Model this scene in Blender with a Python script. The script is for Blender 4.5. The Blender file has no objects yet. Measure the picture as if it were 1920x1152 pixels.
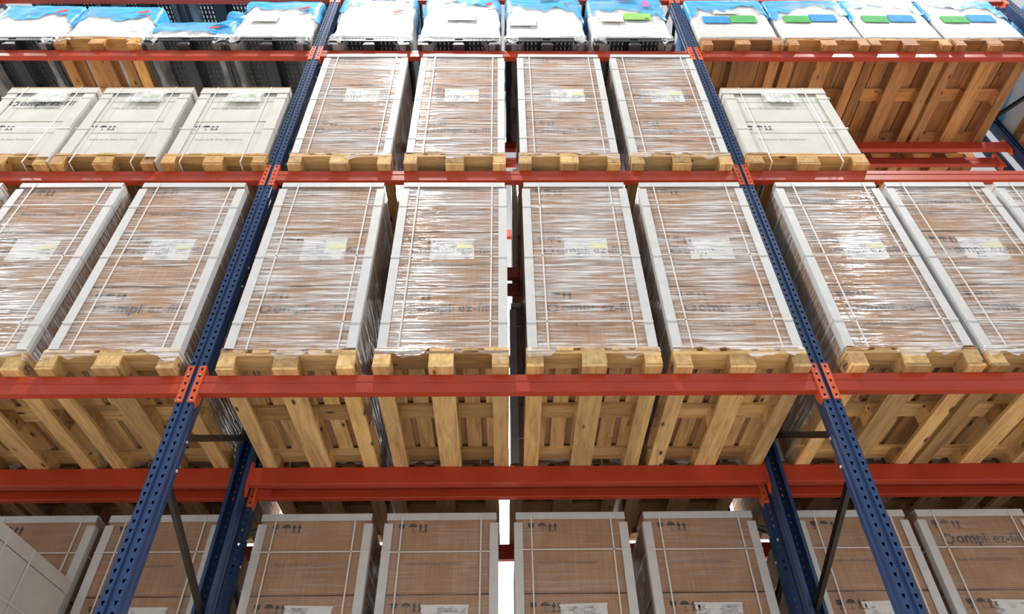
import bpy, bmesh, math, random
from mathutils import Vector, Matrix, noise
random.seed(7)
S = bpy.context.scene
C = S.collection
PI = math.pi

# ------------------------------------------------------------------ camera
ZA = 4.14                       # top of the lowest beam seen, above the floor
cd = bpy.data.cameras.new('camera'); cam = bpy.data.objects.new('camera', cd); C.objects.link(cam)
_th, _ya, _ro, _f = 0.7536, 0.0187, -0.0161, 1311.96
fwd = Vector((math.sin(_ya)*math.cos(_th), math.cos(_ya)*math.cos(_th), math.sin(_th)))
rgt = Vector((math.cos(_ya), -math.sin(_ya), 0)); upv = rgt.cross(fwd)
r2 = rgt*math.cos(_ro) + upv*math.sin(_ro); u2 = upv*math.cos(_ro) - rgt*math.sin(_ro)
M = Matrix((r2, u2, -fwd)).transposed().to_4x4(); M.translation = Vector((-0.043, -3.283, ZA-2.54))
cam.matrix_world = M
cd.sensor_width = 36.0; cd.lens = _f/1920*36.0; cd.clip_end = 200
S.camera = cam

# ------------------------------------------------------------------ light
wd = bpy.data.worlds.new('world'); S.world = wd; wd.use_nodes = True
bg = wd.node_tree.nodes['Background']; bg.inputs[0].default_value = (0.93, 0.96, 1.0, 1); bg.inputs[1].default_value = 0.45
def area(loc, sx, sy, power, rot=(0, 0, 0), col=(1, 0.97, 0.93)):
    l = bpy.data.lights.new('aisle_lamp', 'AREA'); l.shape = 'RECTANGLE'; l.size = sx; l.size_y = sy; l.energy = power; l.color = col
    o = bpy.data.objects.new('aisle_lamp', l); C.objects.link(o); o.location = loc; o.rotation_euler = rot
    return o
for k in (-1, 0, 1):          # row of high-bay strip lamps hung over the aisle
    area((-1.85 + 9.5*k, -2.6, 15.0), 0.6, 0.4, 740)
for k in range(-1, 2):          # and over the aisle on the other side of the double rack
    area((4.5*k, 4.6, 12.0), 1.5, 0.35, 380)
vs = S.view_settings
vs.view_transform = 'Standard'; vs.look = 'None'; vs.gamma = 1.0; vs.use_curve_mapping = False; vs.exposure = 0.62

# ------------------------------------------------------------------ materials
class NT:
    def __init__(self, name):
        self.m = bpy.data.materials.new(name); self.m.use_nodes = True
        self.t = self.m.node_tree; self.b = self.t.nodes['Principled BSDF']; self.out = self.t.nodes['Material Output']
    def n(self, typ, **kw):
        nd = self.t.nodes.new(typ)
        for k, v in kw.items(): setattr(nd, k, v)
        return nd
    def l(self, a, b): self.t.links.new(a, b)
    def ramp(self, src, stops):
        r = self.n('ShaderNodeValToRGB'); cr = r.color_ramp
        while len(cr.elements) < len(stops): cr.elements.new(0.5)
        for e, (p, c) in zip(cr.elements, stops):
            e.position = p; e.color = c if len(c) == 4 else (*c, 1)
        self.l(src, r.inputs[0]); return r.outputs[0]
    def coords(self, scale, rnd=30.0):
        tc = self.n('ShaderNodeTexCoord'); oi = self.n('ShaderNodeObjectInfo')
        mp = self.n('ShaderNodeMapping'); mp.inputs['Scale'].default_value = scale
        mu = self.n('ShaderNodeMath', operation='MULTIPLY'); mu.inputs[1].default_value = rnd; self.l(oi.outputs['Random'], mu.inputs[0])
        cb = self.n('ShaderNodeCombineXYZ')
        for i in range(3): self.l(mu.outputs[0], cb.inputs[i])
        self.l(tc.outputs['Object'], mp.inputs['Vector']); self.l(cb.outputs[0], mp.inputs['Location'])
        self.oi = oi
        return mp.outputs[0]
    def noise(self, vec, scale, detail=4, rough=0.55, dist=0.0):
        q = self.n('ShaderNodeTexNoise'); q.inputs['Scale'].default_value = scale; q.inputs['Detail'].default_value = detail
        q.inputs['Roughness'].default_value = rough; q.inputs['Distortion'].default_value = dist
        self.l(vec, q.inputs['Vector']); return q.outputs['Fac']
    def mix(self, fac, a, b, mode='MIX'):
        x = self.n('ShaderNodeMix', data_type='RGBA', blend_type=mode)
        for s, i in ((fac, 0), (a, 6), (b, 7)):
            if hasattr(s, 'is_output'): self.l(s, x.inputs[i])
            else: x.inputs[i].default_value = s if i == 0 else (*s, 1)
        return x.outputs[2]
    def bump(self, h, strength=0.3, dist=0.01):
        b = self.n('ShaderNodeBump'); b.inputs['Strength'].default_value = strength; b.inputs['Distance'].default_value = dist
        self.l(h, b.inputs['Height']); self.l(b.outputs[0], self.b.inputs['Normal']); return b.outputs[0]
    def col(self, c):
        if hasattr(c, 'is_output'): self.l(c, self.b.inputs['Base Color'])
        else: self.b.inputs['Base Color'].default_value = (*c, 1)
    def set(self, rough=0.6, metal=0.0, spec=0.5):
        self.b.inputs['Roughness'].default_value = rough; self.b.inputs['Metallic'].default_value = metal
        self.b.inputs['Specular IOR Level'].default_value = spec
        return self.m

def plain(name, c, rough=0.6, var=0.12, metal=0.0, scale=14, spec=0.5, bump=0.0):
    k = NT(name); v = k.coords((1, 1, 1)); f = k.noise(v, scale, 5)
    a = tuple(x*(1-var) for x in c); b = tuple(min(1, x*(1+var)) for x in c)
    k.col(k.ramp(f, [(0.3, a), (0.7, b)]))
    if bump: k.bump(f, bump, 0.01)
    return k.set(rough, metal, spec)

def wood(name, scale):
    k = NT(name); v = k.coords(scale)
    g = k.noise(v, 3.0, 7, 0.65, 0.6)
    base = k.ramp(g, [(0.28, (0.31, 0.20, 0.10)), (0.5, (0.53, 0.37, 0.19)), (0.72, (0.67, 0.50, 0.28))])
    tone = k.ramp(k.oi.outputs['Random'], [(0.0, (0.62, 0.52, 0.44)), (0.5, (1.0, 0.97, 0.9)), (1.0, (1.22, 1.12, 0.95))])
    c = k.mix(1.0, base, tone, 'MULTIPLY')
    c = k.mix(1.0, c, k.oi.outputs['Color'], 'MULTIPLY')
    vo = k.n('ShaderNodeTexVoronoi'); vo.inputs['Scale'].default_value = 0.9; vo.inputs['Randomness'].default_value = 1.0
    k.l(k.coords(tuple(10 if q > 2 else 4 for q in scale), 17.0), vo.inputs['Vector'])
    kn = k.ramp(vo.outputs['Distance'], [(0.07, (0, 0, 0)), (0.14, (1, 1, 1))])
    c = k.mix(kn, (0.09, 0.045, 0.02), c)
    st = k.ramp(k.noise(v, 0.8, 3), [(0.58, (0, 0, 0)), (0.78, (0.55, 0.55, 0.55))])
    c = k.mix(st, c, (0.13, 0.085, 0.05))
    k.col(c); k.bump(g, 0.25, 0.004)
    return k.set(0.72, 0, 0.3)
WY = wood('pallet_wood_lengthwise', (9, 0.9, 9))
WX = wood('pallet_wood_crosswise', (0.9, 9, 9))
WB = wood('pallet_wood_block', (9, 3.0, 5))

def cardboard(name, lo, hi, fl_mix=0.12):
    k = NT(name); v = k.coords((1, 1, 1)); f = k.noise(v, 5, 6); fl = k.noise(k.coords((70, 70, 1.5)), 1.2, 2)
    c = k.ramp(f, [(0.3, lo), (0.7, hi)])
    c = k.mix(fl_mix, c, k.ramp(fl, [(0.35, (0.1, 0.06, 0.03)), (0.65, (1, 0.9, 0.8))]), 'OVERLAY')
    k.col(c); k.bump(fl, 0.12, 0.002)
    return k.set(0.75, 0, 0.25)
KRAFT = cardboard('kraft_cardboard', (0.345, 0.20, 0.115), (0.45, 0.275, 0.165))
WHITE_CARTON = cardboard('white_cardboard', (0.60, 0.58, 0.53), (0.69, 0.67, 0.61), 0.04)
CUT = cardboard('raw_board_edge', (0.46, 0.27, 0.13), (0.58, 0.36, 0.19))
GUARD = plain('pale_board_guard', (0.62, 0.62, 0.61), 0.55, 0.06)
STRAP = plain('white_plastic_strap', (0.74, 0.72, 0.68), 0.35, 0.04)
INKB = plain('blue_grey_print', (0.075, 0.078, 0.095), 0.75, 0.2)
INK = plain('black_print', (0.045, 0.04, 0.04), 0.7, 0.2)
INKW = plain('pale_grey_print', (0.50, 0.48, 0.45), 0.75, 0.1)
INKG = plain('faded_print', (0.20, 0.15, 0.12), 0.75, 0.2)
YELLOW = plain('yellow_sticker', (0.80, 0.80, 0.05), 0.6, 0.05)
PALEY = plain('pale_yellow_sticker', (0.74, 0.73, 0.38), 0.6, 0.05)
GREENP = plain('green_paper', (0.10, 0.42, 0.13), 0.85, 0.1, spec=0.15)
LGREENP = plain('light_green_paper', (0.30, 0.58, 0.16), 0.85, 0.08, spec=0.15)
BLUEP = plain('blue_paper', (0.05, 0.30, 0.70), 0.85, 0.12, spec=0.15)
REDP = plain('red_tag', (0.75, 0.08, 0.06), 0.85, 0.1, spec=0.15)
PINKP = plain('pink_paper', (0.75, 0.16, 0.42), 0.85, 0.1, spec=0.15)
CREAMP = plain('cream_paper', (0.78, 0.72, 0.62), 0.65, 0.06)
def paper():
    k = NT('printed_white_sheet'); v = k.coords((1, 1, 1), 5.0)
    b = k.n('ShaderNodeTexBrick'); b.inputs['Scale'].default_value = 26; b.inputs['Mortar Size'].default_value = 0.034
    b.inputs['Color1'].default_value = (0.25, 0.25, 0.27, 1); b.inputs['Color2'].default_value = (0.75, 0.74, 0.72, 1); b.inputs['Mortar'].default_value = (0.78, 0.77, 0.75, 1)
    b.inputs['Brick Width'].default_value = 0.9; b.inputs['Row Height'].default_value = 0.36; b.offset = 0.37
    mp = k.n('ShaderNodeMapping'); mp.inputs['Rotation'].default_value = (PI/2, 0, 0); k.l(v, mp.inputs['Vector']); k.l(mp.outputs[0], b.inputs['Vector'])
    msk = k.ramp(k.noise(v, 9, 2), [(0.48, (0, 0, 0)), (0.56, (1, 1, 1))])
    k.col(k.mix(msk, (0.76, 0.75, 0.73), b.outputs['Color'])); return k.set(0.6, 0, 0.3)
PAPER = paper()

def film(name, tint, lo, hi, amin, amax, sc=(1.3, 1.3, 26), rough=0.28, bumps=0.8):
    k = NT(name); v = k.coords(sc, 40); f = k.noise(v, 1.6, 7, 0.62, 0.35)
    big = k.noise(k.coords((1, 1, 1), 60), 2.2, 2)
    add = k.n('ShaderNodeMath', operation='ADD'); mm = k.n('ShaderNodeMath', operation='MULTIPLY_ADD')
    k.l(big, mm.inputs[0]); mm.inputs[1].default_value = 0.45; mm.inputs[2].default_value = -0.225
    k.l(f, add.inputs[0]); k.l(mm.outputs[0], add.inputs[1])
    a = k.ramp(add.outputs[0], [(lo, (amin,)*3), (hi, (amax,)*3)])
    k.col(tint); nb = k.bump(k.noise(v, 1.1, 1.5, 0.5, 0.2), bumps, 0.02); k.set(rough, 0, 0.9)
    tr = k.n('ShaderNodeBsdfTransparent'); mx = k.n('ShaderNodeMixShader')
    k.l(a, mx.inputs[0]); k.l(tr.outputs[0], mx.inputs[1]); k.l(k.b.outputs[0], mx.inputs[2]); k.l(mx.outputs[0], k.out.inputs['Surface'])
    return k.m
WRAP = film('stretch_wrap', (0.86, 0.85, 0.85), 0.42, 0.68, 0.06, 0.82, (2.2, 2.2, 40), 0.12, 1.0)
WRAPTHIN = film('thin_stretch_wrap', (0.80, 0.78, 0.77), 0.46, 0.78, 0.03, 0.28, (2.0, 2.0, 44), 0.2, 0.8)
CLEAR = film('crumpled_clear_film', (0.88, 0.88, 0.86), 0.36, 0.64, 0.22, 0.80, (9, 9, 9), 0.2, 1.0)
CLEARG = film('grey_film', (0.42, 0.42, 0.42), 0.36, 0.64, 0.22, 0.6, (6, 2, 6), 0.3, 0.8)  # greyer film for the bands around the pallet runners
BLUEFILM = film('blue_plastic_hood', (0.05, 0.47, 0.88), 0.30, 0.62, 0.42, 0.97, (3, 3, 9), 0.25, 1.0)
def sack():
    k = NT('white_plastic_sack'); f = k.noise(k.coords((2.5, 2.5, 7)), 2.5, 6, 0.6, 0.5)
    k.col(k.ramp(f, [(0.3, (0.72, 0.71, 0.68)), (0.7, (0.86, 0.85, 0.83))])); k.bump(f, 0.55, 0.03)
    return k.set(0.38, 0, 0.5)
SACK = sack()
GREYBOX = plain('pale_grey_carton', (0.62, 0.61, 0.59), 0.55, 0.06, bump=0.1)
RED = plain('red_orange_beam_paint', (0.47, 0.052, 0.021), 0.36, 0.10, scale=5, spec=0.4)
ORANGE = plain('orange_connector_paint', (0.70, 0.105, 0.028), 0.38, 0.08)
BLUE = plain('blue_post_paint', (0.015, 0.045, 0.13), 0.27, 0.10, scale=6)
BRACE = plain('dark_galvanised_brace', (0.055, 0.052, 0.045), 0.4, 0.2, 0.5)
BLACKP = plain('black_plastic', (0.022, 0.023, 0.026), 0.45, 0.15)
CONCRETE = plain('concrete_floor', (0.58, 0.55, 0.50), 0.55, 0.15, scale=2)
WALLM = plain('white_wall_panel', (0.80, 0.81, 0.81), 0.6, 0.04, scale=1)

# ------------------------------------------------------------------ mesh helpers
_cache = {}
def mesh(name, vs_, fs, mat, smooth=False):
    me = bpy.data.meshes.new(name); me.from_pydata(vs_, [], fs); me.materials.append(mat)
    if smooth: me.polygons.foreach_set('use_smooth', [True]*len(me.polygons))
    me.update(); return me
BF = [(0, 3, 2, 1), (4, 5, 6, 7), (0, 1, 5, 4), (1, 2, 6, 5), (2, 3, 7, 6), (3, 0, 4, 7)]
def bxv(x0, x1, y0, y1, z0, z1): return [(x0, y0, z0), (x1, y0, z0), (x1, y1, z0), (x0, y1, z0), (x0, y0, z1), (x1, y0, z1), (x1, y1, z1), (x0, y1, z1)]
def box(sx, sy, sz, mat, name='piece', bev=0.0, seg=1):
    key = (round(sx, 4), round(sy, 4), round(sz, 4), mat.name, bev, seg)
    if key in _cache: return _cache[key]
    me = mesh(name, bxv(-sx/2, sx/2, -sy/2, sy/2, -sz/2, sz/2), BF, mat)
    if bev:
        bm = bmesh.new(); bm.from_mesh(me); bmesh.ops.bevel(bm, geom=bm.edges[:], offset=bev, segments=seg, affect='EDGES', clamp_overlap=True)
        bm.to_mesh(me); bm.free()
    _cache[key] = me; return me
class MB:
    def __init__(self): self.v = []; self.f = []
    def add(self, v, f):
        b = len(self.v); self.v += v; self.f += [tuple(i+b for i in q) for q in f]
    def box(self, *a): self.add(bxv(*a), BF)
    def prism(self, pts, y0, y1, hole=None):
        n = len(pts); v = [(x, y0, z) for x, z in pts] + [(x, y1, z) for x, z in pts]
        self.add(v, [tuple(range(n)), tuple(range(2*n-1, n-1, -1))] + [(i, i+n, (i+1) % n+n, (i+1) % n) for i in range(n)])
    def build(self, name, mat, smooth=False): return mesh(name, self.v, self.f, mat, smooth)
def ob(name, me, parent=None, loc=(0, 0, 0), rot=(0, 0, 0), color=None):
    o = bpy.data.objects.new(name, me); C.objects.link(o); o.location = loc; o.rotation_euler = rot
    if parent: o.parent = parent
    if color: o.color = color
    return o
def thing(name, label, cat, loc=(0, 0, 0), group=None, rotz=0.0):
    o = bpy.data.objects.new(name, None); C.objects.link(o); o.location = loc; o.rotation_euler = (0, 0, rotz); o.empty_display_size = 0.1
    o['label'] = label; o['category'] = cat
    if group: o['group'] = group
    return o
def struct(name, me, loc=(0, 0, 0), label=None):
    o = ob(name, me, None, loc); o['kind'] = 'structure'
    if label: o['label'] = label
    return o
# one cell of perforated sheet in the x-z plane: rectangle with a teardrop / slot hole
def cell(mb, x0, x1, z0, z1, hole, y=0.0):
    cx, cz = (x0+x1)/2, (z0+z1)/2
    o = [(x0, z0), (cx, z0), (x1, z0), (x1, z1), (cx, z1), (x0, z1)]
    h = [(cx+a, cz+b) for a, b in hole]
    mb.add([(a, y, b) for a, b in o] + [(a, y, b) for a, b in h], [(i, (i+1) % 6, (i+1) % 6+6, i+6) for i in range(6)])
TEAR = [(-0.005, -0.004), (0, -0.012), (0.005, -0.004), (0.0085, 0.011), (0, 0.012), (-0.0085, 0.011)]
def solid(o, t, off=0.0):
    m = o.modifiers.new('thickness', 'SOLIDIFY'); m.thickness = t; m.offset = off
    return o

# ------------------------------------------------------------------ the setting
W = 3.7; LV = [ZA-2.02, ZA, ZA+2.02, ZA+4.0, ZA+5.27]          # beam tops
YB = 1.25                                                        # front plane of the rack behind
def slab(x0, x1, y0, y1, z0, z1, mat):
    m = MB(); m.box(x0, x1, y0, y1, z0, z1); return m.build('slab', mat)
struct('floor', slab(-20, 20, -9, 7.0, -0.2, 0, CONCRETE), label='smooth grey concrete warehouse floor')
struct('wall_back', slab(-20, 20, 7.0, 7.2, 0, 20, WALLM), label='pale panelled warehouse wall far behind the racks')

# ------------------------------------------------------------------ upright frames
HT = 12.0
def post_mesh(lip):
    mb = MB(); z0, z1 = 2.6, 11.4; n = int(round((z1-z0)/0.05))
    for s in (-1, 1):
        a, b = sorted((s*0.012, s*0.048))
        for i in range(n): cell(mb, a, b, z0+i*0.05, z0+(i+1)*0.05, TEAR)
        mb.add([(a, 0, 0), (b, 0, 0), (b, 0, z0), (a, 0, z0), (a, 0, z1), (b, 0, z1), (b, 0, HT), (a, 0, HT)], [(0, 1, 2, 3), (4, 5, 6, 7)])
        prof = [(s*0.048, 0), (s*0.0505, 0.003), (s*0.0505, 0.036), (s*0.045, 0.043), (s*0.045, 0.05), (s*0.0505, 0.057), (s*0.0505, 0.092), (s*lip, 0.092)]
        v = [(x, y, z) for x, y in prof for z in (0, HT)]
        mb.add(v, [(2*i, 2*i+1, 2*i+3, 2*i+2) for i in range(len(prof)-1)])
    prof = [(-0.012, 0), (-0.006, 0.011), (0.006, 0.011), (0.012, 0)]
    mb.add([(x, y, z) for x, y in prof for z in (0, HT)], [(2*i, 2*i+1, 2*i+3, 2*i+2) for i in range(3)])
    return mb.build('post', BLUE)
POST = post_mesh(0.030); POSTC = post_mesh(0.004)
FOOT = MB(); FOOT.box(-0.09, 0.09, -0.04, 0.12, 0, 0.012); FOOT = FOOT.build('foot_plate', BLUE)
def bar_mesh(p, q, w=0.042, t=0.026):
    p, q = Vector(p), Vector(q); d = (q-p).normalized(); x = Vector((1, 0, 0)); n = d.cross(x).normalized()
    mb = MB(); rings = []
    # open C-channel: web + two flanges
    prof = [(-t/2, -w/2), (t/2, -w/2), (t/2, w/2), (-t/2, w/2), (-t/2, w/2-0.004), (t/2-0.004, w/2-0.004), (t/2-0.004, -w/2+0.004), (-t/2, -w/2+0.004)]
    v = [tuple(e + x*a + n*b) for e in (p, q) for a, b in prof]; k = len(prof)
    mb.add(v, [(i, (i+1) % k, (i+1) % k+k, i+k) for i in range(k)] + [tuple(range(k-1, -1, -1)), tuple(range(k, 2*k))])
    return mb.build('brace', BRACE)
DB1 = bar_mesh((0, 0.05, 0.10), (0, 1.05, 0.74)); DB2 = bar_mesh((0, 0.05, -0.10), (0, 1.05, -0.50))
BOLT = MB(); BOLT.prism([(0.008*math.cos(i*PI/3), 0.008*math.sin(i*PI/3)) for i in range(6)], -0.006, 0.006); BOLT = BOLT.build('bolt', STRAP)
def frame(x, y, label):
    t = thing('upright_frame', label, 'rack upright', (x, y, 0), 'blue upright frames of the pallet racks')
    solid(ob('post', POSTC if y == 0 else POST, t), 0.003); solid(ob('post', POST, t, (0, 1.1, 0), (0, 0, PI)), 0.003)
    ob('foot_plate', FOOT, t); ob('foot_plate', FOOT, t, (0, 1.1, 0), (0, 0, PI))
    for j in range(-3, 7):
        zn = ZA - 0.5 + j*1.4
        if not (0.6 < zn < HT-0.6): continue
        ob('diagonal_brace', DB1, t, (0, 0, zn)); ob('diagonal_brace', DB2, t, (0, 0, zn))
        for s in (-1, 1):
            for dz in (-0.09, 0.09): ob('bolt', BOLT, t, (s*0.0515, 0.075, zn+dz), (0, 0, PI/2))
    return t
FX = [-1.5*W, -0.5*W, 0.5*W, 1.5*W]
FN = ['left blue post at the far top left corner', 'left blue perforated post crossing the whole picture', 'right blue perforated post crossing the whole picture', 'blue post at the far right edge']
for x, n in zip(FX, FN): frame(x, 0, 'blue steel rack upright frame, ' + n)
for x, n in zip(FX, ['far left edge', 'left blue post', 'right blue post', 'far right edge']):
    frame(x, YB, 'dark blue upright frame of the rack behind, at the ' + n if 'edge' in n else 'dark blue upright frame of the rack behind the ' + n)

# ------------------------------------------------------------------ beams
BL = W - 0.112
def beam_mesh():
    pr = [(0.0, -0.126), (0.0, -0.066), (0.007, -0.058), (0.007, -0.050), (0.003, -0.046), (0.003, -0.006), (0.008, 0.0), (0.046, 0.0), (0.05, -0.004), (0.05, -0.126), (0.047, -0.129), (0.003, -0.129)]
    n = len(pr); v = [(s*BL/2, y, z) for s in (-1, 1) for y, z in pr]
    mb = MB(); mb.add(v, [(i, i+n, (i+1) % n+n, (i+1) % n) for i in range(n)] + [tuple(range(n)), tuple(range(2*n-1, n-1, -1))])
    return mb.build('beam_profile', RED)
BEAM = beam_mesh()
def connector_mesh():
    mb = MB(); n = 5; h = 0.26/n
    for i in range(n): cell(mb, 0.013, 0.055, -0.195+i*h, -0.195+(i+1)*h, TEAR, -0.004)
    mb.add([(0.055, -0.004, -0.195), (0.055, -0.004, 0.065), (0.055, 0.062, 0.04), (0.055, 0.062, -0.16), (0.055, 0.03, -0.215)], [(0, 1, 2, 3, 4)])
    mb2 = MB(); mb2.v = mb.v; mb2.f = mb.f
    r = mb.build('end_connector', ORANGE)
    m = MB(); m.v = [(-x, y, z) for x, y, z in mb2.v]; m.f = [tuple(reversed(q)) for q in mb2.f]
    return r, m.build('end_connector', ORANGE)
CON_R, CON_L = connector_mesh()      # CON_R sits on a post's right side (a beam's left end)
STUD = MB(); STUD.prism([(0.005*math.cos(i*PI/3), 0.005*math.sin(i*PI/3)) for i in range(6)], -0.004, 0.0); STUD = STUD.build('locking_stud', GUARD)
def beam(bx, lv, rear, y0, label):
    t = thing('rack_beam', label, 'rack beam', (bx, y0 + (1.1 if rear else 0), LV[lv]), 'red horizontal beams of the pallet racks', PI if rear else 0)
    t['kind'] = 'thing'; ob('beam_profile', BEAM, t)
    a = solid(ob('end_connector', CON_R, t, (-W/2, 0, 0)), 0.004); b = solid(ob('end_connector', CON_L, t, (W/2, 0, 0)), 0.004)
    for c, s in ((a, 1), (b, -1)):
        for dz in (-0.18, 0.0): ob('locking_stud', STUD, c, (s*0.034, -0.006, dz-0.002))
    return t
BAY = [-W, 0, W]
BN = ['left of the left post', 'between the long posts', 'right of the right post']
LN = ['bottom level', 'lowest visible level', 'middle level', 'upper level', 'topmost level']
for y0, rk, lvls in ((0, 'front rack', (0, 1, 2, 3, 4)), (YB, 'rack behind', (0, 1, 2, 3))):
    for lv in lvls:
        for b in range(3):
            for rear in (0, 1):
                beam(BAY[b], lv, rear, y0, 'red %s beam, %s of %s, %s' % ('rear' if rear else 'front', LN[lv], rk, BN[b]))

# ------------------------------------------------------------------ pallets
OVAL = MB()
for i in range(20):
    a0, a1 = i*2*PI/20, (i+1)*2*PI/20
    q = [(r*1.0*math.cos(a), 0, r*0.72*math.sin(a)) for a, r in ((a0, 0.034), (a1, 0.034), (a1, 0.030), (a0, 0.030))]
    OVAL.add(q, [(0, 1, 2, 3)])
def text_mesh(txt, size, mat, name, bold=0.0, align='LEFT'):
    cu = bpy.data.curves.new('t', 'FONT'); cu.body = txt; cu.size = size; cu.extrude = 0.0004; cu.offset = bold; cu.align_x = align
    cu.resolution_u = 2
    o = bpy.data.objects.new('t', cu); C.objects.link(o)
    dg = bpy.context.evaluated_depsgraph_get(); me = bpy.data.meshes.new_from_object(o.evaluated_get(dg))
    bpy.data.objects.remove(o)
    me.transform(Matrix.Rotation(PI/2, 4, 'X')); me.materials.clear(); me.materials.append(mat); me.name = name
    return me
def merged(meshes, name, mat):
    mb = MB()
    for me, off in meshes: mb.add([tuple(v.co + Vector(off)) for v in me.vertices], [tuple(p.vertices) for p in me.polygons])
    return mb.build(name, mat)
OVALM = OVAL.build('oval', INK)
STAMP = merged([(OVALM, (0, 0, 0)), (text_mesh('EPAL', 0.024, INK, 'epal', 0.0006, 'CENTER'), (0, 0, -0.008))], 'stamp', INK)
def wooden_pallet(x, y, z, label, tint=(1, 1, 1, 1), w=0.8, group='wooden pallets in the racks', jit=0.006):
    t = thing('wooden_pallet', label, 'pallet', (x + w/2, y + 0.6, z), group, random.uniform(-jit, jit)); k = w/0.8
    def tn():
        f = random.uniform(0.82, 1.12); return (tint[0]*f, tint[1]*f*random.uniform(0.97, 1.03), tint[2]*f, 1)
    for cx, bw in ((-0.35, 0.1), (0, 0.145), (0.35, 0.1)):
        ob('bottom_board', box(bw*k, 1.2, 0.022, WY), t, (cx*k, random.uniform(-.004, .004), 0.011), color=tn())
        for cy, bd in ((-0.53, 0.14), (0, 0.145), (0.53, 0.14)):
            b = ob('block', box(bw*k, bd, 0.078, WB), t, (cx*k + random.uniform(-.003, .003), cy, 0.061), color=tn())
            if cy < 0 and cx and z < 7:
                s = 1 if cx > 0 else -1
                ob('oval_stamp', STAMP, b, (s*(bw*k/2+0.0008), 0, 0), (0, 0, s*PI/2))
    for cy in (-0.527, 0, 0.527): ob('stringer_board', box(w, 0.145, 0.022, WX), t, (0, cy, 0.111), color=tn())
    for cx, bw in ((-0.3275, 0.145), (-0.166, 0.1), (0, 0.145), (0.166, 0.1), (0.3275, 0.145)):
        ob('deck_board', box(bw*k, 1.2, 0.022, WY), t, (cx*k, random.uniform(-.004, .004), 0.133), color=tn())
    return t
# black plastic pallet
def plastic_deck():
    mb = MB(); slot = [(-0.0065, -0.017), (0, -0.017), (0.0065, -0.017), (0.0065, 0.017), (0, 0.017), (-0.0065, 0.017)]
    for (xa, xb) in ((-0.29, -0.085), (0.085, 0.29)):
        for i in range(5):
            for j in range(22):
                dx = (xb-xa)/5; dy = 1.14/22
                cell(mb, xa+i*dx, xa+(i+1)*dx, -0.57+j*dy, -0.57+(j+1)*dy, slot)
    for xa, xb in ((-0.4, -0.29), (-0.085, 0.085), (0.29, 0.4)):
        mb.add([(xa, 0, -0.57), (xb, 0, -0.57), (xb, 0, 0.57), (xa, 0, 0.57)], [(0, 1, 2, 3)])
    for ya, yb in ((-0.6, -0.57), (0.57, 0.6)): mb.add([(-0.4, 0, ya), (0.4, 0, ya), (0.4, 0, yb), (-0.4, 0, yb)], [(0, 1, 2, 3)])
    me = mb.build('deck', BLACKP); me.transform(Matrix.Rotation(-PI/2, 4, 'X')); return me
def plastic_front():
    mb = MB(); sl = [(-0.0045, -0.006), (0, -0.006), (0.0045, -0.006), (0.0045, 0.006), (0, 0.006), (-0.0045, 0.006)]
    for xa, xb in ((-0.29, -0.05), (0.05, 0.29)):
        for i in range(7):
            for j in range(2):
                d = (xb-xa)/7; cell(mb, xa+i*d, xa+(i+1)*d, 0.075+j*0.03, 0.105+j*0.03, sl)
    for xa, xb in ((-0.4, -0.29), (0.29, 0.4)): mb.add([(xa, 0, 0.075), (xb, 0, 0.075), (xb, 0, 0.135), (xa, 0, 0.135)], [(0, 1, 2, 3)])
    cell(mb, -0.05, 0.05, 0.075, 0.135, [(-0.04, -0.013), (0, -0.013), (0.04, -0.013), (0.04, 0.013), (0, 0.013), (-0.04, 0.013)])
    return mb.build('front_lip', BLACKP)
PDECK = plastic_deck(); PFRONT = plastic_front()
def rib_mesh():
    mb = MB()
    for cx in (-0.345, 0.0, 0.345):
        for k in (-1, 0, 1): mb.box(cx+k*0.028-0.003, cx+k*0.028+0.003, -0.595, 0.595, 0.022, 0.120)
    return mb.build('ribs', BLACKP)
RUN = box(0.11, 1.19, 0.03, BLACKP, 'runner', 0.006); RUNC = box(0.12, 1.19, 0.03, BLACKP, 'runner', 0.006); FT = box(0.105, 0.15, 0.10, BLACKP, 'foot', 0.008)
def runner_film(seed):
    mb = MB(); n = 14
    for i in range(n+1):
        yy = -0.60 + 1.2*i/n
        for j in range(7):
            u = j/6; w_ = 0.17 + 0.02*math.sin(i*0.9+seed)
            mb.v.append(((u-0.5)*w_, yy, -0.006 + 0.10*abs(2*u-1)**3 - 0.005*abs(noise.noise(Vector((u*4, yy*5, seed))))))
    for i in range(n):
        for j in range(6): mb.f.append((i*7+j, i*7+j+1, (i+1)*7+j+1, (i+1)*7+j))
    return mb.build('runner_film', CLEARG, True)
RFILM = [runner_film(s) for s in (1, 2)]
def plastic_pallet(x, y, z, label, film=True):
    t = thing('plastic_pallet', label, 'pallet', (x+0.4, y+0.6, z), 'black plastic pallets on the upper beams', random.uniform(-.006, .006))
    solid(ob('deck', PDECK, t, (0, 0, 0.132)), 0.01)
    solid(ob('front_lip', PFRONT, t, (0, -0.594, 0)), 0.006); solid(ob('rear_lip', PFRONT, t, (0, 0.594, 0)), 0.006)
    for s in (-1, 1): ob('side_lip', box(0.008, 1.19, 0.06, BLACKP), t, (s*0.394, 0, 0.107))
    if film:
        for q, cx in enumerate((-0.32, 0.33)): ob('runner_film', RFILM[q], t, (cx, 0, 0.003))
    for cx in (-0.345, 0, 0.345):
        ob('runner', RUNC if cx == 0 else RUN, t, (cx, 0, 0.015))
        for cy in (-0.515, 0, 0.515): ob('foot', FT, t, (cx, cy, 0.078))
    return t

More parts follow.
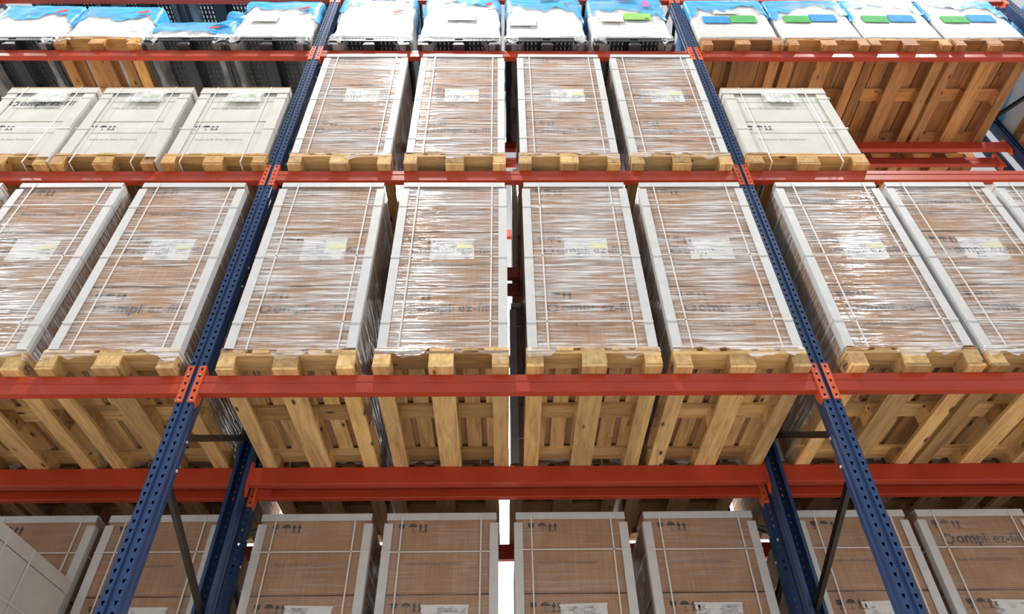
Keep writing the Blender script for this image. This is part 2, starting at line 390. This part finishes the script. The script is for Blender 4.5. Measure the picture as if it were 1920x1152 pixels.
# ------------------------------------------------------------------ kraft carton loads
CW, CD, CH = 0.76, 0.585, 0.532
CART = {}
def carton(mat, w, d, h): return box(w, d, h, mat, 'carton', 0.006, 2)
def arrows():
    mb = MB()
    # goblet
    mb.prism([(0.0, 0.06), (0.042, 0.06), (0.040, 0.035), (0.030, 0.026), (0.024, 0.024), (0.024, 0.006), (0.034, 0.0), (0.008, 0.0), (0.018, 0.006), (0.018, 0.024), (0.012, 0.026), (0.002, 0.035)][::-1], -0.0004, 0.0004)
    # umbrella
    um = [(0.066+0.03*(1-math.cos(a*PI/8))*1.0, 0.038+0.026*math.sin(a*PI/8)) for a in range(9)]
    mb.prism(um, -0.0004, 0.0004); mb.box(0.0945, 0.0975, -0.0004, 0.0004, 0.0, 0.04); mb.box(0.0975, 0.108, -0.0004, 0.0004, 0.0, 0.003)
    for ax in (0.150, 0.186):
        mb.prism([(ax-0.006, 0.008), (ax+0.006, 0.008), (ax+0.006, 0.036), (ax+0.015, 0.036), (ax, 0.064), (ax-0.015, 0.036), (ax-0.006, 0.036)], -0.0004, 0.0004)
    mb.box(0.136, 0.200, -0.0004, 0.0004, 0.0, 0.004)
    return mb.build('handling_symbols', INK)
SYM = arrows()
def brand():
    mb = MB(); n = 8; ro, ri = 0.034, 0.024
    pts = []
    for i in range(n):
        for k, r in ((0.0, ro), (0.22, ro+0.010), (0.5, ro+0.010), (0.72, ro)):
            a = (i+k)*2*PI/n; pts.append((a, r))
    m = len(pts)
    v = [(r*math.cos(a), 0, r*math.sin(a)) for a, r in pts] + [(ri*math.cos(a), 0, ri*math.sin(a)) for a, r in pts]
    mb.add(v, [(i, i+m, (i+1) % m+m, (i+1) % m) for i in range(m)])
    gear = mb.build('gear', INK)
    bar = MB(); bar.box(0.275, 0.278, -0.0004, 0.0004, -0.035, 0.045); bar = bar.build('bar', INK)
    return merged([(gear, (0, 0, 0.0)), (text_mesh('ompi', 0.105, INK, 'a', 0.0022), (0.052, 0, -0.028)), (bar, (0.0, 0, 0)), (text_mesh('ez-fill', 0.10, INK, 'b'), (0.305, 0, -0.028))], 'brand_lettering', INKB)
BRAND = brand()
SMALL = text_mesh('Ready-to-fill Glass Containers', 0.032, INKG, 'small_lettering')
SMALLW = text_mesh('Ready-to-fill Glass Containers', 0.032, INKW, 'small_lettering')
def guard_mesh(h):     # L section, front leg to +x, side leg to +y
    mb = MB(); mb.box(0, 0.054, -0.005, 0, 0, h); mb.box(-0.005, 0, -0.005, 0.055, 0, h); return mb.build('corner_guard', GUARD)
def guard_mesh_r(h):
    mb = MB(); mb.box(-0.054, 0, -0.005, 0, 0, h); mb.box(0, 0.005, -0.005, 0.055, 0, h); return mb.build('corner_guard', GUARD)
GL, GR = guard_mesh(1.55), guard_mesh_r(1.55)
GT = MB(); GT.box(-CW/2, CW/2, -0.006, 0, -0.046, 0.004); GT.box(-CW/2, CW/2, 0, 0.06, 0, 0.005); GT = GT.build('top_guard', GUARD)
def loop_strap_v(h, d, zb, w=0.010):    # a band running up the front, over the top and down the back
    mb = MB(); o = 0.0145
    mb.box(-w/2, w/2, -d/2-o, -d/2-o+0.0015, zb, h+0.008); mb.box(-w/2, w/2, d/2+o-0.0015, d/2+o, zb, h+0.008); mb.box(-w/2, w/2, -d/2-o, d/2+o, h+0.007, h+0.0085)
    mb.box(-w/2, w/2, -d/2-o, d/2+o, zb-0.0015, zb)
    return mb.build('vertical_strap', STRAP)
def loop_strap_h(w, d, hw=0.008):
    mb = MB(); o = 0.0145; x, y = w/2+o, d/2+o
    mb.box(-x, x, -y, -y+0.0015, -hw/2, hw/2); mb.box(-x, x, y-0.0015, y, -hw/2, hw/2); mb.box(-x, -x+0.0015, -y, y, -hw/2, hw/2); mb.box(x-0.0015, x, -y, y, -hw/2, hw/2)
    return mb.build('horizontal_strap', STRAP)
VS = loop_strap_v(1.62, 1.18, 0.0); HS = loop_strap_h(CW, 1.18)
def rounded_loop(w, d, r, nx, ny, nc=3):
    pts = []
    def side(a, b, n):
        for i in range(n): pts.append((a[0]+(b[0]-a[0])*i/n, a[1]+(b[1]-a[1])*i/n))
    x, y = w/2, d/2
    def arc(cx, cy, a0):
        for i in range(nc): a = a0 + i*(PI/2)/nc; pts.append((cx+r*math.cos(a), cy+r*math.sin(a)))
    side((-x+r, -y), (x-r, -y), nx); arc(x-r, -y+r, -PI/2); side((x, -y+r), (x, y-r), ny); arc(x-r, y-r, 0)
    side((x-r, y), (-x+r, y), nx); arc(-x+r, y-r, PI/2); side((-x, y-r), (-x, -y+r), ny); arc(-x+r, -y+r, PI)
    return pts
def wrap_mesh(seed, w, d, h, low, mat=None):
    mat = mat or WRAP
    lp = rounded_loop(w, d, 0.012, 26, 20); n = len(lp); v = []; f = []; R = 30
    for j in range(R+1):
        for i, (x, y) in enumerate(lp):
            s = i*0.37
            zb = -low*(0.45+0.4*math.sin(s*0.7+seed)+0.25*math.sin(s*1.9+seed*3)+0.15*math.sin(s*4.1+seed))
            z = zb + (0.03-zb)*j/6 if j < 6 else 0.03 + (h-0.03)*(j-6)/(R-6)
            fl = 0.019*min(1.0, max(0.0, (0.03-z)/0.035)) if low > 0.05 else 0.0
            q = noise.noise(Vector((x*3+seed*7, y*3, z*11)))*0.0018 + 0.003 + fl*(1+0.25*noise.noise(Vector((x*30, y*30, seed))))
            e = Vector((x, y, 0)).normalized()
            v.append((x + (1 if x > 0 else -1)*q*(abs(x) > w/2-0.013), y + (1 if y > 0 else -1)*q*(abs(y) > d/2-0.013), z))
    for j in range(R):
        for i in range(n): f.append((j*n+i, j*n+(i+1) % n, (j+1)*n+(i+1) % n, (j+1)*n+i))
    top = []                                    # turned over the top edge
    b = len(v)
    for i, (x, y) in enumerate(lp):
        v.append((x*0.86, y*0.9, h+0.006+0.004*math.sin(i*1.7+seed)))
    for i in range(n): f.append((R*n+i, R*n+(i+1) % n, b+(i+1) % n, b+i))
    return mesh('stretch_wrap', v, f, mat, True)
WRAPS = [wrap_mesh(s, CW+0.003, 1.178, 1.626, 0.085) for s in (1, 2, 3, 4)]
THIN = [wrap_mesh(s, CW+0.003, 1.178, 1.626, 0.02, WRAPTHIN) for s in (5, 6)]
SHEET = box(0.30, 0.0012, 0.21, PAPER, 'sheet'); SHEETF = box(0.31, 0.002, 0.014, STRAP, 'fold'); YSTP = box(0.11, 0.0012, 0.05, PALEY, 'sticker'); YST = box(0.095, 0.0012, 0.06, YELLOW, 'sticker'); SIDEL = box(0.0012, 0.11, 0.13, PAPER, 'side')
def carton_load(x, y, z, label, wrap=True, brand=False, group='stacks of kraft cartons on pallets', seed=0, side=True):
    t = thing('carton_load', label, 'carton load', (x + 0.4, y + 0.6, z + 0.144), group, random.uniform(-.005, .005))
    for L in range(3):
        for r in range(2):
            jx = random.uniform(-.002, .002)
            c = ob('carton', carton(KRAFT, CW, CD, CH), t, (jx, -0.295 + r*0.59, 0.27 + L*0.54))
            if r == 0:
                ob('handling_symbols', SYM, c, (-CW/2+0.085, -CD/2-0.0012, CH/2-0.115))
                if (brand and L == 2) if y > 1 else (L < 2 or brand): ob('brand_lettering', BRAND, c, (-CW/2+0.155, -CD/2-0.0012, CH/2-0.192))
                ob('small_lettering', SMALL, c, (-CW/2+0.15, -CD/2-0.0012, CH/2-0.345))
            if side:
                for s in (-1, 1): ob('side_label', SIDEL, c, (s*(CW/2+0.001), 0.02, -0.02))
    ob('corner_guard', GL, t, (-CW/2-0.0075, -0.5945, 0.012)); ob('corner_guard', GR, t, (CW/2+0.0075, -0.5945, 0.012))
    ob('top_guard', GT, t, (0, -0.5945, 1.632))
    for sx in (-0.265, 0.275): ob('vertical_strap', VS, t, (sx + random.uniform(-.012, .012), 0, 0.0), (0, 0, 0))
    for hz in (0.226, 0.820, 1.362): ob('horizontal_strap', HS, t, (0, 0, hz + random.uniform(-.012, .008)))
    lx = random.uniform(-0.02, 0.03)
    sh = ob('shipping_label', SHEET, t, (0.025+lx, -0.5885, 0.90), (0, random.uniform(-.03, .03), 0))
    ob('label_fold', SHEETF, sh, (0, -0.0002, 0.105)); ob('yellow_sticker', YST if y > 1 else YSTP, sh, (0.085, -0.0012, -0.06 if y > 1 else 0.03))
    if wrap: ob('stretch_wrap', THIN[seed % 2] if y > 1 else WRAPS[seed % 4], t)
    return t

# ------------------------------------------------------------------ white carton loads
def white_load(x, y, z, w, h, label, sidestraps=False, mark=False, flap=False):
    d = 1.18; lh = (h-0.05)/2
    t = thing('white_carton_load', label, 'carton load', (x + w/2, y + 0.6, z + 0.144), 'strapped white carton stacks', random.uniform(-.006, .006))
    ww = w-0.05
    for L in range(2):
        for r in range(2):
            c = ob('white_carton', carton(WHITE_CARTON, ww, CD, lh-0.006), t, (0, -0.295+r*0.59, lh/2+L*lh))
            if r == 0:
                if not L: ob('handling_symbols', SYM, c, (-ww/2+0.09, -CD/2-0.0012, lh/2-0.12))
                if L and mark: ob('brand_lettering', BRAND, c, (-ww/2+0.12, -CD/2-0.0012, lh/2-0.19))
                ob('small_lettering', SMALLW, c, (-ww/2+0.14, -CD/2-0.0012, lh/2-0.27))
                for s in (-1, 1): ob('side_symbol', SYM, c, (s*(ww/2+0.0012), -s*0.10-0.08, 0.06), (0, 0, s*PI/2))
    cap = MB(); cap.box(-ww/2-0.012, ww/2+0.012, -d/2-0.012, d/2+0.012, h-0.03, h)
    for a in ((-ww/2-0.012, ww/2+0.012, -d/2-0.013, -d/2-0.008, h-0.085, h-0.03), (-ww/2-0.012, -ww/2-0.008, -d/2-0.012, d/2+0.012, h-0.075, h-0.03), (ww/2+0.008, ww/2+0.012, -d/2-0.012, d/2+0.012, h-0.075, h-0.03)): cap.box(*a)
    ob('lid', cap.build('lid', WHITE_CARTON), t)
    edge = MB()
    for a in ((-ww/2-0.0125, ww/2+0.0125, -d/2-0.0135, -d/2-0.004, h, h+0.010), (-ww/2-0.0125, -ww/2-0.006, -d/2-0.012, d/2, h, h+0.010), (ww/2+0.006, ww/2+0.0125, -d/2-0.012, d/2, h, h+0.010)): edge.box(*a)
    if not sidestraps: ob('raw_edge', edge.build('raw_edge', CUT), t)
    for s in (-1, 1):      # side boards that hang past the stack
        sb = MB(); x0 = s*(ww/2+0.003); sb.box(min(x0, x0+s*0.004), max(x0, x0+s*0.004), -d/2-0.007, d/2+0.007, 0.0, h-0.08)
        x1 = s*(ww/2+0.007); sb.box(min(x1, x1-s*0.09), max(x1, x1-s*0.09), -d/2-0.009, -d/2-0.004, 0.0, h-0.09)
        ob('side_board', sb.build('side_board', WHITE_CARTON), t)
    if flap:               # bent cardboard side sheet drooping past the pallet's right side
        fb = MB(); fb.box(w/2+0.003, w/2+0.007, -d/2-0.012, d/2-0.1, -0.11, 0.32); fb.box(w/2-0.09, w/2+0.003, -d/2-0.016, -d/2-0.012, -0.055, 0.32)
        ob('drooping_sheet', fb.build('drooping_sheet', WHITE_CARTON), t)
    sv = loop_strap_v(h, d+0.004, -0.144+0.02, 0.009)
    for sx in (-ww*0.33, ww*0.30): ob('vertical_strap', sv, t, (sx, 0, 0), (0, random.uniform(-.006, .006), 0))
    hs = loop_strap_h(ww+0.02, d, 0.008)
    for k in ((0.3, 0.72) if sidestraps else (0.36, 0.84)): ob('horizontal_strap', hs, t, (0, 0, h*k))
    if sidestraps:
        for yy in (-0.39, -0.13, 0.13):
            m = MB(); m.box(ww/2+0.0125, ww/2+0.014, -0.008, 0.008, -0.1, h); ob('side_strap', m.build('side_strap', STRAP), t, (0, yy, 0))
    pm = MB(); N = 8
    for i in range(N+1):
        for j in range(5): pm.v.append((-0.16+0.32*i/N, -0.003+0.006*noise.noise(Vector((i*0.9+x*5, j*1.1, 0))), -0.10+0.2*j/4))
    for i in range(N):
        for j in range(4): pm.f.append((i*5+j, (i+1)*5+j, (i+1)*5+j+1, i*5+j+1))
    sh = ob('shipping_label', box(0.26, 0.0012, 0.14, PAPER), t, (0.03, -d/2-0.0165, h-0.15))
    po = ob('document_pouch', pm.build('document_pouch', CLEAR, True), t, (0.03, -d/2-0.021, h-0.15)); 
    ob('green_sticker', box(0.07, 0.001, 0.05, LGREENP), sh, (0.06, -0.0012, 0.01))
    return t

# ------------------------------------------------------------------ sack loads under blue hoods
def shell(w, d, z0f, h, seed, lump, off, dome, mat, name, rows=14, rr=0.05, topcap=True, ruffle=0.0):
    lp = rounded_loop(w, d, rr, 20, 24, 4); n = len(lp); v = []; f = []
    def disp(x, y, z, k):
        q = noise.noise(Vector((x*5+seed*3.1, y*5, z*6)))*lump + noise.noise(Vector((x*14+seed, y*14, z*9)))*lump*0.4
        e = Vector((x/w, y/d, 0)); 
        nx = (1 if x > 0 else -1)*(abs(x) > w/2-rr); ny = (1 if y > 0 else -1)*(abs(y) > d/2-rr)
        return x + nx*(q*k+off), y + ny*(q*k*(0.6 if y < 0 else 1)+off)
    for j in range(rows+1):
        for i, (x, y) in enumerate(lp):
            zb = z0f(i/n*2*PI, x, y); z = zb + (h-zb)*j/rows
            k = 1.0; tt = (z-(h-0.06))/0.06
            sc = 1.0 if tt < 0 else 1.0-0.06*tt*tt
            a, b = disp(x, y, z, k)
            if ruffle and j < 3:
                ru = ruffle*(1-j/3)*math.sin(i*1.9+seed)
                b += ru*(1 if y > 0 else -1)*(abs(y) > d/2-rr); a += ru*(1 if x > 0 else -1)*(abs(x) > w/2-rr)
            v.append((a*sc, b*sc, z))
    for j in range(rows):
        for i in range(n): f.append((j*n+i, j*n+(i+1) % n, (j+1)*n+(i+1) % n, (j+1)*n+i))
    if topcap:
        base = rows*n
        for q, (s, dz) in enumerate(((0.88, 0.018), (0.6, 0.035), (0.25, 0.045))):
            b = len(v)
            for i, (x, y) in enumerate(lp):
                v.append((x*s, y*s, h + off + dome*dz/0.045 + lump*noise.noise(Vector((x*s*6+seed, y*s*6, 3.0)))))
            for i in range(n): f.append((base+i, base+(i+1) % n, b+(i+1) % n, b+i))
            base = b
        f.append(tuple(base+i for i in range(n)))
    if z0f(0, 0, 0) <= 0.0001: f.append(tuple(range(n-1, -1, -1)))
    return mesh(name, v, f, mat, True)
def film_corner(seed, sgn):
    v = []; f = []; nx, nz = 12, 9
    for i in range(nx+1):
        u = i/nx
        for j in range(nz+1):
            tz = j/nz
            L = 0.26*u
            px = 0.12-L if L < 0.12 else -0.004
            py = 0 if L < 0.12 else (L-0.12)
            q = 0.016*noise.noise(Vector((u*5+seed*3, tz*4, seed)))+0.010
            z = 0.06 - tz*(0.20 - 0.07*abs(math.sin(u*5+seed)))
            if L < 0.12: py -= q
            else: px -= q
            v.append((-sgn*px if sgn > 0 else px, py, z))
    for i in range(nx):
        for j in range(nz): f.append((i*(nz+1)+j, (i+1)*(nz+1)+j, (i+1)*(nz+1)+j+1, i*(nz+1)+j+1))
    return mesh('film_skirt', v, f, CLEAR, True)
FCL = [film_corner(s, -1) for s in (1, 2, 3)]; FCR = [film_corner(s, 1) for s in (4, 5, 6)]
TXT95 = text_mesh('95', 0.045, INK, 'number', 0.001)
def sack_load(x, y, z, label, w=0.79, h=0.86, cut=0.62, seed=0, mat=None, lump=0.016, rr=0.05, papers=(), corners=True, pz=0.15, taperblue=0.16):
    t = thing('wrapped_load', label, 'wrapped load', (x + 0.4, y + 0.6, z + pz), 'white loads under blue plastic hoods', random.uniform(-.01, .01))
    d = 1.17; mat = mat or SACK
    ob('wrapped_body', shell(w, d, lambda a, X, Y: 0.0, h, seed, lump, 0, 0.04, mat, 'wrapped_body', rr=rr), t)
    def zc(a, X, Y):
        if X == 0 and Y == 0: return 1
        sd = abs(X) > w/2-0.06
        return h*(cut - (taperblue if sd else 0) + 0.06*math.sin(a*3+seed) + 0.05*math.sin(a*7+seed*2) + 0.03*math.sin(a*17))
    ob('blue_hood', shell(w, d, zc, h, seed, lump, 0.012, 0.04, BLUEFILM, 'blue_hood', rows=9, rr=rr, ruffle=0.006), t)
    if not corners: ob('gap_darkening_sheet', box(0.78, 1.16, 0.004, CUT), t, (0, 0, -0.003))  # brown sheet added under the load to darken the gaps between deck boards
    if corners:
        ob('film_skirt', FCL[seed % 3], t, (-w/2, -d/2-0.006, 0)); ob('film_skirt', FCR[seed % 3], t, (w/2, -d/2-0.006, 0))
    for nm, m, px, pz_, pw, ph, rot in papers:
        s = ob(nm, box(pw, 0.003, ph, m), t, (px, -d/2-((0.008 if lump < 0.01 else 0.016) if pz_ < cut*h-0.06 else 0.030), pz_), (0.0, rot, 0))
        if m is LGREENP: ob('number', TXT95, s, (0.07, -0.0022, -ph/2+0.012))
    return t

# ================================================================== placing the goods
YP = -0.06
ORD = ['first', 'second', 'third', 'fourth']
def near(b, i):      # words for a place in a bay
    if b == 1: return '%s from left between the long posts' % ORD[i]
    return '%s outward from the %s long post' % (ORD[i], 'left' if b == 0 else 'right')
TAN = (1.26, 1.23, 1.12, 1); REDW = (0.92, 0.66, 0.50, 1); GREYW = (0.75, 0.72, 0.70, 1)
LA = {0: [-2.755, -3.665, -4.57, -5.46], 1: [-1.714, -0.805, 0.100, 0.977], 2: [2.015, 2.855, 3.70, 4.60]}
k = 0
for b in range(3):
    for i, x in enumerate(LA[b]):
        if b == 0 and i == 3 or b == 2 and i == 3: continue
        wooden_pallet(x, YP + random.uniform(-.01, .01), LV[1], 'pale wooden pallet, large lower row, ' + near(b, i), TAN)
        carton_load(x, YP, LV[1], 'wrapped brown carton stack, large lower row, ' + near(b, i), seed=k, brand=(b == 2)); k += 1
for i, x in enumerate([-1.722, -0.815, 0.092, 0.975]):
    wooden_pallet(x, YP, LV[2], 'wooden pallet under brown cartons, middle row, ' + near(1, i), TAN)
    carton_load(x, YP, LV[2], 'wrapped brown carton stack, middle row, ' + near(1, i), seed=k); k += 1
for i, x in enumerate([-2.705, -3.555, -4.39, -5.25]):
    if i == 3: continue
    wooden_pallet(x, YP, LV[2], 'wooden pallet under white cartons, middle row, ' + near(0, i), (1.15, 0.98, 0.72, 1))
    white_load(x, YP, LV[2], 0.8, 1.0, 'white strapped carton stack, middle row, ' + near(0, i), mark=(i == 2), flap=(i > 0))
wooden_pallet(1.905, YP, LV[2], 'wooden pallet under the lone white carton stack right of the right post', (1.1, 0.95, 0.75, 1), w=0.95)
white_load(1.905, YP, LV[2], 0.95, 1.0, 'lone white strapped carton stack right of the right blue post')
wooden_pallet(-3.55, YP, LV[0], 'wooden pallet under the white stack at the lower left corner', TAN)
white_load(-3.55, YP, LV[0], 0.8, 1.12, 'white strapped carton stack cut off by the lower left corner', True)
# top row, left bay
lw = ('invoice_sheet', PAPER, -0.12, 0.42, 0.26, 0.16, 0.05)
CL = [(-2.735, 0.86, ORD[0]), (-3.535, 0.36, ORD[1]), (-4.38, 0.72, ORD[2]), (-5.22, 0.74, ORD[3])]
for i, (x, h, n) in enumerate(CL):
    lab = near(0, i)
    if i == 2: wooden_pallet(x, YP, LV[3], 'wooden pallet, top row, ' + lab, (1.1, 0.85, 0.6, 1))
    else: plastic_pallet(x, YP, LV[3], 'black plastic pallet, top row, ' + lab)
    pp = [('red_tag', REDP, 0.24, h*0.72, 0.10, 0.035, -0.5)]
    if i == 0: pp.append(lw)
    if i == 1: pp = [('red_tag', REDP, 0.22, 0.17, 0.10, 0.03, -0.25)]
    sack_load(x, YP, LV[3], ('low blue and white bag load, top row, ' if i == 1 else 'white load with blue hood, top row, ') + lab, h=h, cut=0.35 if i == 1 else (0.62 if i else 0.72), seed=i+1, lump=0.03 if i == 1 else 0.016, papers=pp)
    if i == 1:      # a bag bulging up at the right of the low load
        ob('bulging_bag', shell(0.30, 0.5, lambda a, X, Y: 0.0, 0.36, 21, 0.05, 0, 0.08, BLUEFILM, 'bulging_bag', rr=0.12), bpy.data.objects[[o.name for o in C.objects if o.name.startswith('wrapped_load')][-1]], (0.27, -0.36, 0.22), (0, 0.25, 0.1))
for i, x in enumerate([-1.74, -0.862, 0.004, 0.868]):
    plastic_pallet(x, YP, LV[3], 'black plastic pallet, top row, ' + near(1, i))
    pp = [[('orange_tag', REDP, 0.22, 0.58, 0.11, 0.03, -0.55)], [('invoice_sheet', PAPER, 0.0, 0.45, 0.30, 0.15, 0), ('red_tag', REDP, 0.28, 0.74, 0.08, 0.03, -0.4)],
          [('invoice_sheet', PAPER, -0.23, 0.34, 0.28, 0.16, 0), ('red_tag', REDP, 0.24, 0.74, 0.03, 0.03, 0.2), ('white_sheet', CREAMP, 0.06, 0.87, 0.2, 0.08, 0)],
          [('cream_sheet', CREAMP, -0.17, 0.45, 0.24, 0.20, 0.03), ('green_sheet', LGREENP, 0.10, 0.47, 0.28, 0.15, 0.02), ('pink_sheet', PINKP, 0.22, 0.74, 0.06, 0.14, 0.05), ('white_sheet', CREAMP, 0.02, 0.88, 0.18, 0.08, 0)]][i]
    sack_load(x, YP, LV[3], 'white load with blue hood, top row, ' + near(1, i), h=0.94, cut=[0.86, 0.78, 0.68, 0.66][i], seed=i+5, papers=pp)
for i, x in enumerate([1.936, 2.782, 3.595, 4.44]):
    wooden_pallet(x, YP, LV[3], 'reddish wooden pallet, top row, ' + near(2, i), REDW)
    a, b_ = (BLUEP, GREENP) if i == 0 else (GREENP, BLUEP)
    pp = [('blue_sheet' if a is BLUEP else 'green_sheet', a, -0.15, 0.44 if i else 0.42, 0.27, 0.15, 0.02), ('green_sheet' if b_ is GREENP else 'blue_sheet', b_, 0.13, 0.46 if i else 0.43, 0.27, 0.16, 0.03)]
    if i == 0: pp.append(('white_sheet', PAPER, -0.02, 0.60, 0.26, 0.10, 0.02))
    sack_load(x, YP, LV[3], 'boxy pale load with blue hood, top row, ' + near(2, i), h=0.92, cut=0.74, seed=i+10, mat=GREYBOX, lump=0.004, rr=0.02, papers=pp, corners=False, pz=0.150, taperblue=0.22)
# topmost level: only undersides show
for i, x in enumerate([-2.735, -3.58, -4.42, -5.25]):
    plastic_pallet(x, YP, LV[4], 'black plastic pallet above the top row, ' + near(0, i))
for i, x in enumerate([-1.74, -0.862, 0.004, 0.868]):
    plastic_pallet(x, YP, LV[4], 'black plastic pallet above the top row, ' + near(1, i))

# the rack behind
YR = YB + 0.02
RB = {0: [-2.78, -3.63, -4.5], 1: [-1.735, -0.868, 0.022, 0.920], 2: [1.99, 2.835, 3.72]}
for b in range(3):
    for i, x in enumerate(RB[b]):
        wooden_pallet(x, YR, LV[0], 'wooden pallet, bottom row behind, ' + near(b, i), TAN)
        carton_load(x, YR, LV[0], 'brown carton stack, bottom row behind, ' + near(b, i), seed=k, brand=(b == 2 and i == 1)); k += 1
        x2 = x + random.uniform(-.03, .03)
        wooden_pallet(x2, YR, LV[1], 'grey wooden pallet behind rear beam, ' + near(b, i), GREYW)
        carton_load(x2, YR, LV[1], 'brown carton stack behind large lower row, ' + near(b, i), seed=k); k += 1
for i, x in enumerate([-1.74, -0.85, 0.05, 0.95]):
    wooden_pallet(x, YR, LV[2], 'wooden pallet behind the middle row, ' + near(1, i), GREYW)
    carton_load(x, YR, LV[2], 'brown carton stack behind the middle row, ' + near(1, i), seed=k); k += 1
for i, x in enumerate([1.95, 2.80, 3.65, 4.5]):
    wooden_pallet(x, YR, LV[3], 'dark wooden pallet behind top row, ' + near(2, i), REDW)
    carton_load(x, YR, LV[3], 'brown carton stack behind the top row, ' + near(2, i), seed=k); k += 1
# next bay beyond the right-hand frame
wooden_pallet(5.66, YP, LV[3], 'reddish wooden pallet in the top row beyond the post at the right edge', REDW)
sack_load(5.66, YP, LV[3], 'pale load with blue hood beyond the post at the top right corner', h=0.92, cut=0.5, seed=17, mat=GREYBOX, lump=0.004, rr=0.02, corners=False, pz=0.150)
for rear in (0, 1): beam(2*W, 3, rear, 0, 'red %s beam on the upper level beyond the post at the right edge' % ('rear' if rear else 'front'))
frame(2.5*W, 0, 'blue steel upright frame beyond the outermost bay on the right')
